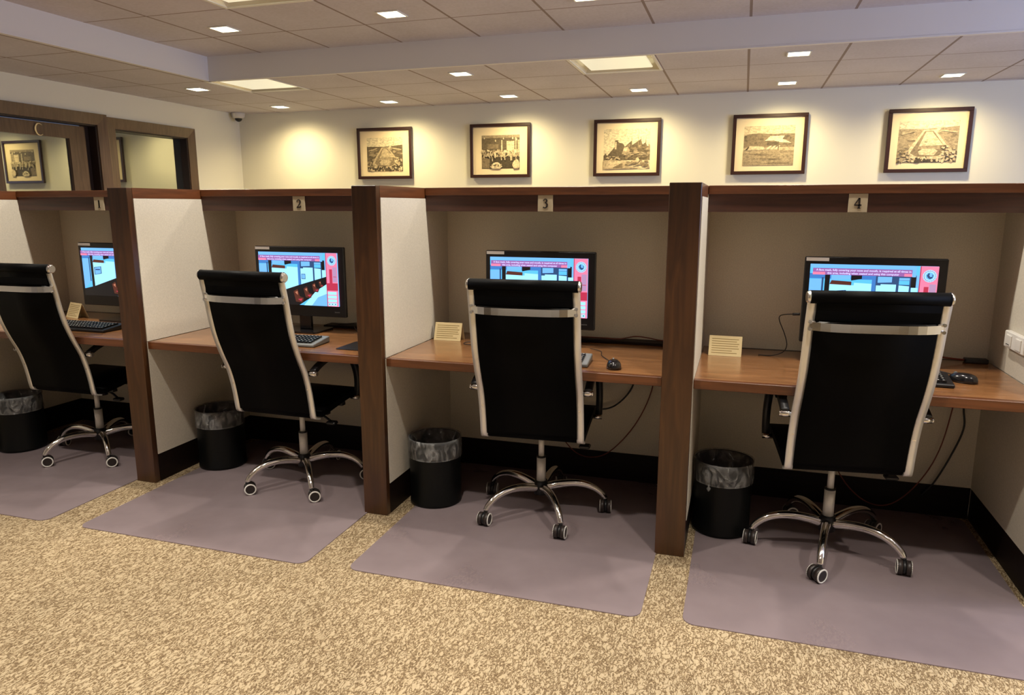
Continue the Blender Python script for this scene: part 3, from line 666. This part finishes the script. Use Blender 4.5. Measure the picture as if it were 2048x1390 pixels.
dup(ms, (0.848, 3.125, ZD+0.0006), 1.05, 'shiny black mouse on the rightmost desk')
bm = NB(); slab(bm, rrect(-0.115, 0.08, -0.10, 0.10, 0.012), 0.0, 0.003); tag(obj('mouse_pad', bm, M['blackp'], None, (-1.705, 3.062, ZD+0.0008)), 'black mouse pad by the middle divider post', 'mouse pad')
# tent cards
def make_card(label):
    t = thing('tent_card', label, 'sign', (0,0,0), 0, 'instruction cards on the desks')
    bm = NB()
    q = [(-0.072,-0.028,0),(0.072,-0.028,0),(0.072,0.006,0.087),(-0.072,0.006,0.087)]
    def sheet(a, th, mi):
        n = (Vector(a[1])-Vector(a[0])).cross(Vector(a[3])-Vector(a[0])).normalized()*th
        lo = [bm.verts.new(p) for p in a]; hi = [bm.verts.new(Vector(p)+n) for p in a]
        bm.faces.new(lo).material_index = mi; bm.faces.new(hi[::-1]).material_index = mi
        for i in range(4): bm.faces.new((lo[i], lo[(i+1)%4], hi[(i+1)%4], hi[i])).material_index = mi
    sheet(q, -0.0015, 0); obj('front_sheet', bm, M['card'], t)
    bm = NB(); sheet([(-0.072,0.040,0),(0.072,0.040,0),(0.072,0.008,0.087),(-0.072,0.008,0.087)], 0.0015, 0); obj('rear_sheet', bm, M['card'], t)
    bm = NB(); nrm = Vector((0,-0.087,0.034)).normalized()*0.0004
    for i in range(7):
        f = 0.86-i*0.115; g = f-0.035; x1 = (0.058, 0.05, 0.06, 0.055, 0.06, 0.03, 0.052)[i]
        poly(bm, [Vector((-0.06,-0.028+0.034*g,0.087*g))+nrm, Vector((x1,-0.028+0.034*g,0.087*g))+nrm, Vector((x1,-0.028+0.034*f,0.087*f))+nrm, Vector((-0.06,-0.028+0.034*f,0.087*f))+nrm])
    obj('print_lines', bm, M['cardline'], t); return t
tc = make_card('cream tent card with printed lines behind the left rail of the third chair'); tc.location = (-1.400, 3.360, ZD+0.0006); tc.rotation_euler.z = 0.03
dup(tc, (-0.045, 3.385, ZD+0.0006), -0.03, 'brightly lit cream tent card beside the nearest post')
dup(tc, (-3.872, 3.375, ZD+0.0006), -0.30, 'cream tent card under the left corner of the leftmost computer')

# ------------------------------------------------------------------ cables
def cable(label, m, paths, r=0.0028, name='cable', cat='cable'):
    bm = NB()
    for p in paths: tube(bm, p, r)
    return tag(obj(name, bm, M[m]), label, cat)
cable('orange red cable hanging to the floor below the rightmost desk', 'cordr', [[(0.957,3.575,.695),(0.945,3.56,.56),(0.905,3.55,.325),(0.83,3.54,.16),(0.73,3.53,.055),(0.63,3.53,.05),(0.53,3.54,.13),(0.46,3.56,.26),(0.42,3.575,.42)]])
cable('black cable hanging beside the orange one below the rightmost desk', 'cordb', [[(0.975,3.575,.695),(0.985,3.565,.53),(0.993,3.56,.43),(0.952,3.56,.29),(0.90,3.56,.165),(0.86,3.57,.10)]], 0.0042)
cable('orange red cable curving down below the third desk, left of the nearest post', 'cordr', [[(-0.372,3.575,.695),(-0.39,3.56,.50),(-0.467,3.55,.316),(-0.591,3.54,.165),(-0.70,3.54,.125),(-0.79,3.54,.16),(-0.87,3.56,.26),(-0.9,3.575,.4)]])
cable('short black cable looping behind the armrest of the third chair', 'cordb', [[(-0.46,3.57,.695),(-0.48,3.56,.53),(-0.547,3.55,.43),(-0.63,3.54,.39),(-0.75,3.56,.40),(-0.8,3.575,.5)]], 0.0042)
cable('thin dark cable under the seat of the second chair', 'cordr', [[(-2.02,3.575,.60),(-1.98,3.56,.35),(-1.88,3.55,.25),(-1.78,3.56,.22),(-1.70,3.575,.2)]], 0.0024)
Z = ZD
cable('thin black cable plugged into the side of the rightmost computer', 'cordb', [[(0.262,3.385,.943),(0.23,3.39,.941),(0.198,3.40,.936),(0.180,3.40,.928),(0.181,3.40,.905),(0.205,3.40,.85),(0.218,3.40,.80),(0.205,3.41,.765),(0.16,3.42,Z+.004),(0.10,3.42,Z+.003)]], 0.0022)
bm = NB(); tube(bm, [(0.262,3.385,.943),(0.232,3.388,.941)], 0.006); tag(obj('cable_plug', bm, M['blackp']), 'small black plug in the side of the rightmost computer', 'plug')
cable('thin dark cable curling up at the left of the third computer', 'cordb', [[(-1.19,3.42,.93),(-1.24,3.42,.90),(-1.27,3.43,.85),(-1.265,3.43,.80),(-1.24,3.44,.765),(-1.20,3.45,.757)]], 0.0020)
cable('dark cable lying behind the chair on the third desk', 'cordb', [[(-1.10,3.24,Z+.004),(-1.2,3.24,Z+.004),(-1.27,3.24,Z+.008),(-1.25,3.28,Z+.012),(-1.12,3.30,Z+.004)]], 0.0022)
cable('thin mouse cable on the third desk', 'cordb', [[(-0.50,3.017,Z+.010),(-0.53,3.09,Z+.004),(-0.58,3.19,Z+.004),(-0.60,3.28,Z+.004),(-0.66,3.33,Z+.004)]], 0.0016)
cable('orange cable on the rear ledge of the third desk', 'cordr', [[(-0.78,3.545,Z+.019),(-0.64,3.53,Z+.022),(-0.56,3.54,Z+.019),(-0.48,3.55,Z+.034),(-0.42,3.555,Z+.030),(-0.36,3.56,Z+.020),(-0.33,3.56,Z+.02)]], 0.0028)
cable('dark cable on the desk behind the computer whose stand shows', 'cordb', [[(-2.10,3.45,Z+.03),(-1.98,3.44,Z+.045),(-1.88,3.44,Z+.05),(-1.78,3.45,Z+.04),(-1.70,3.46,Z+.045),(-1.64,3.47,Z+.05)], [(-2.0,3.46,Z+.02),(-1.92,3.36,Z+.006),(-1.86,3.27,Z+.004),(-1.76,3.25,Z+.004),(-1.66,3.29,Z+.004)]], 0.0028)
cable('dark red cable and cords on the desk behind the shiny mouse', 'cordr', [[(0.62,3.50,Z+.004),(0.72,3.48,Z+.024),(0.80,3.48,Z+.034),(0.88,3.50,Z+.022),(0.955,3.53,Z+.012)]], 0.0040)
cable('thin mouse cable leading to the shiny mouse', 'cordb', [[(0.812,3.148,Z+.012),(0.76,3.17,Z+.004),(0.68,3.20,Z+.004),(0.60,3.24,Z+.004)], [(0.86,3.20,Z+.004),(0.82,3.26,Z+.006),(0.76,3.31,Z+.008),(0.66,3.33,Z+.004)]], 0.0022)
bm = NB(); bx(bm, 0.955, 1.045, 3.515, 3.555, Z+.0006, Z+.020, bevel=0.004, seg=2); tag(obj('power_adapter', bm, M['blackp']), 'black power adapter in the rear right corner of the rightmost desk', 'adapter')

# ------------------------------------------------------------------ waste bins with liners
def make_bin():
    t = thing('waste_bin', '', 'bin', (0,0,0), 0, 'waste bins in the carrels')
    bm = NB(); R, H = 0.123, 0.322; lathe.open = True
    lathe(bm, [(0.001,0.004),(R-0.004,0.004),(R+0.001,0.001),(R+0.002,0.012),(R,0.018),(R,H-0.006),(R+0.002,H),(R-0.003,H),(R-0.005,H-0.008),(R-0.005,0.012),(0.001,0.010)], 48)
    obj('shell', bm, M['bin'], t)
    bm = NB(); rnd = random.Random(3); ph = [rnd.uniform(0, 6.28) for _ in range(8)]
    def wob(i, j, a):
        amp = (0.004, 0.010, 0.014, 0.010, 0.008, 0.010, 0.02, 0.03)[min(j, 7)]
        return amp*(math.sin(5*a+ph[0])+0.7*math.sin(9*a+ph[1]+j)+0.5*math.sin(15*a+ph[2]+0.7*j))*0.5+amp*0.6
    pr = [(R+0.004,H-0.088),(R+0.005,H-0.080),(R+0.0055,H-0.045),(R+0.005,H-0.012),(R+0.004,H+0.005),(R-0.008,H-0.004),(R-0.014,H-0.05),(R-0.018,H-0.13)]
    lathe(bm, pr, 96, wob=wob); lathe(bm, [(R+0.0055,H-0.0905),(R+0.0068,H-0.0885),(R+0.0055,H-0.0865)], 48)
    obj('liner', bm, M['liner'], t); lathe.open = False
    return t
BINS = [(-0.020, 3.15, 0.3, 'black waste bin with clear liner beside the nearest post'), (-1.356, 3.060, 2.0, 'black waste bin with clear liner in the third carrel, left of its chair'),
        (-2.688, 3.165, 4.0, 'black waste bin with clear liner in the second carrel, left of its chair'), (-4.012, 3.040, 5.2, 'black waste bin with clear liner cut by the left edge of the picture')]
b0 = None
for x, y, rz, l in BINS:
    if b0 is None: b0 = b = make_bin(); b.location = (x, y, MZ); b.rotation_euler.z = rz; b['label'] = l
    else: b = dup(b0, (x, y, MZ), rz, l)
bm = NB(); lathe(bm, [(0.001,0.0),(0.004,0.004),(0.009,0.012),(0.008,0.018),(0.0025,0.022),(0.005,0.030),(0.001,0.032)], 12, (0,0,0)); kn = obj('liner_knot', bm, M['liner'], b0); kn.location = (0.022, -0.134, 0.212); 
kn.location = Matrix.Rotation(-0.3, 4, 'Z') @ Vector((-0.055, -0.122, 0.208))

# ------------------------------------------------------------------ framed photographs
def tones(c):       # a sepia tone with the mottle of an old print
    m, nt, b = newmat('photo_tone'); v = coords(nt, (1,1,1.6)); n = N(nt, 'ShaderNodeTexNoise'); n.inputs['Scale'].default_value = 42; n.inputs['Detail'].default_value = 6; n.inputs['Distortion'].default_value = 0.8
    nt.links.new(v, n.inputs['Vector']); nt.links.new(ramp(nt, n.outputs[0], [(0.36, tuple(q*0.58 for q in c)), (0.62, tuple(min(0.80, q*1.05) for q in c))]), b.inputs['Base Color']); setp(b, rough=0.6); return m
TN = {'d': (0.075,0.056,0.032), 'b': (0.14,0.105,0.06), 'm': (0.24,0.18,0.105), 'g': (0.36,0.28,0.17), 'l': (0.52,0.41,0.25), 'p': (0.70,0.56,0.35), 'w': (0.80,0.66,0.43)}
TK = list(TN); TM = [tones(TN[k]) for k in TK]
def art(k, w, h):
    bm = NB(); L = [0]; rnd = random.Random(k*11)
    def P(c, pts):
        L[0] += 1; y = -0.00006*L[0]
        poly(bm, [((a-0.5)*w, y, (b-0.5)*h) for a, b in pts], TK.index(c))
    def R(c, a, b, d, e): P(c, [(a,d),(b,d),(b,e),(a,e)])
    def blob(c, x, z, rx, rz, n=9):
        P(c, [(min(1,max(0,x+rx*(0.75+0.4*rnd.random())*math.cos(i*2*PI/n))), min(1,max(0,z+rz*(0.75+0.4*rnd.random())*math.sin(i*2*PI/n)))) for i in range(n)])
    def speck(cs, n, x0, x1, z0, z1, sx, sz):
        for _ in range(n): blob(rnd.choice(cs), rnd.uniform(x0, x1), rnd.uniform(z0, z1), sx*rnd.uniform(.5, 1.4), sz*rnd.uniform(.5, 1.4), 6)
    if k in (1, 5):     # stadium crowd round a wedge shaped field
        hz = .76 if k == 1 else .84
        R('w', 0, 1, 0, 1); P('b' if k == 1 else 'g', [(0,0),(1,0),(1,hz+.02),(.8,hz),(.45,hz-.03),(.2,hz-.02),(0,hz-.02)])
        speck(['m','b','g'] if k == 1 else ['g','m','l'], 60, .02, .98, .15, hz-.08, .06, .03)
        P('l' if k == 1 else 'p', [(.42,hz-.05),(.60,hz-.05),(.86,.35),(.90,.22),(.72,.10),(.30,.08),(.14,.20),(.20,.35)])
        P('m', [(.44,hz-.08),(.58,hz-.08),(.80,.36),(.80,.24),(.68,.16),(.34,.15),(.22,.24),(.27,.36)])
        P('l' if k == 1 else 'p', [(.46,hz-.10),(.56,hz-.10),(.76,.42),(.36,.40)]); P('g', [(.36,.40),(.70,.40),(.72,.33),(.34,.33)]); P('l' if k == 1 else 'p', [(.38,.20),(.62,.18),(.68,.28),(.62,.34),(.42,.34),(.35,.27)])
        P('p', [(.60,hz-.06),(.66,hz-.01),(.70,hz-.04),(.64,hz-.10)]); P('l', [(.05,hz-.16),(.30,hz-.08),(.30,hz-.06),(.05,hz-.13)]); P('l', [(.68,hz-.08),(.97,hz-.14),(.97,hz-.11),(.70,hz-.05)])
        if k == 5:
            P('d', [(.35,.02),(.75,.03),(.72,.10),(.38,.09)])
            blob('m', .47, .50, .03, .015)
        speck(['p','w','d','d','l'], 70, .02, .98, .02, .14, .025, .035); speck(['l','p','b'], 34, .76, .98, .14, .40, .03, .03); speck(['l','b'], 20, .02, .2, .1, .3, .03, .02)
    elif k == 2:        # crowd in a hall
        R('m', 0, 1, 0, 1); R('b', 0, 1, .55, .92); R('g', 0, 1, .92, 1); R('m', .15, .45, .6, .74); R('p', .66, .86, .52, .82); R('w', .52, .55, .5, .85); R('l', .88, .92, .4, .95); R('l', .95, 1, .3, .85)
        for x, z in ((.07,.92),(.37,.84),(.58,.90),(.82,.90),(.92,.86)): blob('w', x, z, .018, .03)
        R('d', 0, 1, 0, .42); P('m', [(0,.02),(.2,.02),(.22,.3),(0,.35)]); speck(['p','w','l','b'], 150, .0, 1, .36, .56, .022, .03)
        for i in range(38):
            x = rnd.uniform(.05, .97); z = rnd.uniform(.22, .44); P(rnd.choice(['p','w','l']), [(x,z),(x+.02,z),(x+.02+rnd.uniform(-.05,.01),z+.15),(x-.01,z+.13)])
        blob('w', .40, .06, .14, .12, 14); blob('p', .92, .10, .10, .16, 12); speck(['l','p','b'], 22, .25, .55, .02, .14, .02, .02)
    elif k == 3:        # old building on a hill above water
        R('w', 0, 1, 0, 1); P('b', [(0,.22),(0,.34),(.04,.40),(.08,.34),(.2,.50),(.24,.56),(.24,.70),(.30,.70),(.34,.66),(.42,.64),(.46,.56),(.60,.70),(.62,.60),(.70,.66),(.80,.74),(.84,.60),(.90,.66),(.94,.56),(1,.58),(1,.22)])
        R('d', .25, .32, .70, .72); P('p', [(.24,.50),(.28,.50),(.28,.68),(.25,.68)]); P('l', [(.40,.38),(.56,.42),(.58,.56),(.44,.54)]); P('p', [(.42,.44),(.50,.46),(.52,.54),(.46,.54)])
        speck(['m','g','b'], 70, .5, 1, .25, .60, .04, .04); speck(['p','l'], 18, .08, .40, .24, .32, .03, .015); speck(['g','l'], 16, .45, .9, .34, .42, .05, .015)
        for x in (.60,.74,.80,.90): P('m', [(x,.5),(x+.02,.5),(x+.012,.80),(x+.006,.80)])
        P('l', [(0,0),(1,.02),(1,.08),(.9,0.02),(.55,.06),(.52,.20),(.1,.24),(0,.22)]); R('m', .22, .42, .02, .14); P('p', [(.03,.04),(.2,.04),(.5,.20),(.1,.20)]); speck(['m','g','l'], 30, .5, .95, .05, .22, .05, .02); blob('p', .74, .22, .04, .07)
    else:               # pavilion before dark trees, wide ground
        R('l', 0, 1, 0, 1); R('p', 0, 1, .80, 1); P('m', [(0,.46),(0,.74),(.10,.80),(.30,.82),(.46,.80),(.6,.79),(.8,.80),(1,.79),(1,.46)]); speck(['m','b'], 40, .02, .98, .55, .74, .05, .03)
        P('w', [(.42,.62),(.52,.74),(.80,.74),(.76,.66),(.82,.64),(.94,.56),(.70,.58),(.60,.63)]); P('b', [(.46,.60),(.70,.60),(.70,.48),(.46,.52)]); P('p', [(0,.40),(.12,.50),(.40,.48),(.44,.40)]); P('d', [(.03,.40),(.10,.49),(.12,.48),(.08,.40)])
        for x in (.44,.52,.60): P('w', [(x,.40),(x+.05,.40),(x+.13,.50),(x+.09,.50)])
        R('b', .68, .70, .38, .56); R('g', 0, 1, 0, .38); speck(['g','l','m'], 26, .1, .9, .04, .34, .16, .012)
    return bm
FL = ['framed sepia photo of a stadium, leftmost on the back wall', 'framed sepia photo of a crowd in a hall, second from left', 'framed sepia photo of a hilltop building above water, middle of the row',
      'framed sepia photo of a pale roofed pavilion before dark trees', 'framed sepia photo of a stadium field, rightmost on the back wall']
FX = [-3.644, -2.363, -1.096, 0.178, 1.447]
for k in range(5):
    t = thing('framed_photo', FL[k], 'picture', (FX[k], YW-0.012, 1.953), 0, 'framed photographs on the back wall'); a, b = 0.316, 0.262; w = 0.03; y0, y1 = -0.030, 0.0
    bm = NB()
    for q in ((-a, a, b-w, b), (-a, a, -b, -b+w), (-a, -a+w, -b+w, b-w), (a-w, a, -b+w, b-w)): bx(bm, q[0], q[1], y0, y1, q[2], q[3], bevel=0.002)
    obj('frame', bm, M['frame'], t)
    boxo('mat_board', M['matboard'], t, -a+w-0.003, a-w+0.003, -0.014, -0.006, -b+w-0.003, b-w+0.003)
    pw, ph = [(0.415,0.345),(0.40,0.325),(0.44,0.37),(0.43,0.345),(0.455,0.345)][k]
    obj.recalc = False; obj('photograph', art(k+1, pw, ph), TM, t, (0.0 if k != 1 else 0.005, -0.0144, -0.012)); obj.recalc = True

# ------------------------------------------------------------------ ceiling fittings
DL = [(-4.617, 6.69, ZC, 1), (-3.377, 6.69, ZC, 1), (-2.146, 6.69, ZC, 1), (-0.941, 6.69, ZC, 1), (0.280, 6.69, ZC, 1), (1.492, 6.69, ZC, 1),
      (-4.617, 5.49, ZC, 0), (-2.146, 5.48, ZC, 0), (0.290, 5.46, ZC, 0), (-3.433, 4.39, ZT, 0), (-2.174, 4.38, ZT, 0), (-0.941, 4.37, ZT, 0)]
DLL = ['square downlight nearest the corner camera, in the row along the back wall', 'square downlight over the leftmost framed photo', 'square downlight between the first and second framed photos, second row to wall', 'square downlight between the second and third framed photos, next to the wall',
       'square downlight over the fourth framed photo, nearest the wall', 'square downlight at far right above the rightmost photo', 'square downlight left of the plain troffer, near the left wall', 'square downlight below the soffit edge over the crowd photo', 'square downlight below the soffit at right, larger in view',
       'square downlight in the raised ceiling, further left', 'square downlight in the raised ceiling, brighter and right of the other', 'square downlight cut by the top edge of the picture']
def make_downlight():
    t = thing('recessed_downlight', '', 'ceiling light', (0,0,0), 0, 'square recessed ceiling downlights'); r, w = 0.067, 0.010
    bm = NB()
    for q in ((-r-w, r+w, r, r+w), (-r-w, r+w, -r-w, -r), (-r-w, -r, -r, r), (r, r+w, -r, r)): bx(bm, q[0], q[1], q[2], q[3], -0.006, 0.0)
    obj('trim', bm, M['trimw'], t)
    boxo('lens', M['lamp'], t, -r, r, -r, r, -0.004, -0.0005); return t
dl0 = None
for (x, y, z, washer), l in zip(DL, DLL):
    if dl0 is None: dl0 = d = make_downlight(); d.location = (x, y, z-0.0006); d['label'] = l
    else: d = dup(dl0, (x, y, z-0.0006), 0, l)
    if washer: light('wall_washer_beam', 'SPOT', (x, y, z-0.03), 60, WARM, rot=(math.radians(8), 0, 0), spot_size=math.radians(150), spot_blend=1.0, shadow_soft_size=0.06)
    else: light('downlight_beam', 'SPOT', (x, y, z-0.03), 42, NEUT, spot_size=math.radians(140), spot_blend=0.7, shadow_soft_size=0.05)
TL = ['square ceiling troffer below the soffit, above the middle photos', 'square ceiling troffer with plain cream lens near the left wall', 'square ceiling troffer in the raised ceiling, cut by the top edge']
for (x, y, z), l in zip(TROF, TL):
    t = thing('ceiling_troffer', l, 'ceiling light', (x+0.305, y+0.305, z), 0, 'square ceiling troffers'); h = 0.304
    bm = NB()
    for q in ((-h, h, h-0.022, h), (-h, h, -h, -h+0.022), (-h, -h+0.022, -h+0.022, h-0.022), (h-0.022, h, -h+0.022, h-0.022)): bx(bm, q[0], q[1], q[2], q[3], -0.004, 0.006)
    obj('frame', bm, M['trimw'], t)
    bm = NB(); g = 0.282; k = 0.24
    for s in range(4):
        ca, sa = math.cos(s*PI/2), math.sin(s*PI/2); rot = lambda x, y: (x*ca-y*sa, x*sa+y*ca)
        a = [(*rot(-g, -g), 0.002), (*rot(g, -g), 0.002), (*rot(k, -k), 0.075), (*rot(-k, -k), 0.075)]
        poly(bm, a)
    poly(bm, [(-k,-k,0.0751),(-k,k,0.0751),(k,k,0.0751),(k,-k,0.0751)]); obj('reflector', bm, M['reflector'], t)
    boxo('lens', M['troffer'], t, -0.236, 0.236, -0.236, 0.236, 0.010, 0.022, bevel=0.006)
t = thing('security_camera', 'small white dome camera in the far left ceiling corner', 'camera', (-5.36, 6.98, ZC-0.0005)); lathe.open = False
bm = NB(); lathe(bm, [(0.068,0.0),(0.070,-0.012),(0.066,-0.045),(0.052,-0.058),(0.040,-0.060)], 28); obj('housing', bm, M['domewhite'], t)
bm = NB(); lathe(bm, [(0.040,-0.056),(0.038,-0.070),(0.029,-0.084),(0.015,-0.093),(0.002,-0.096)], 24); obj('dome', bm, M['blackg'], t)
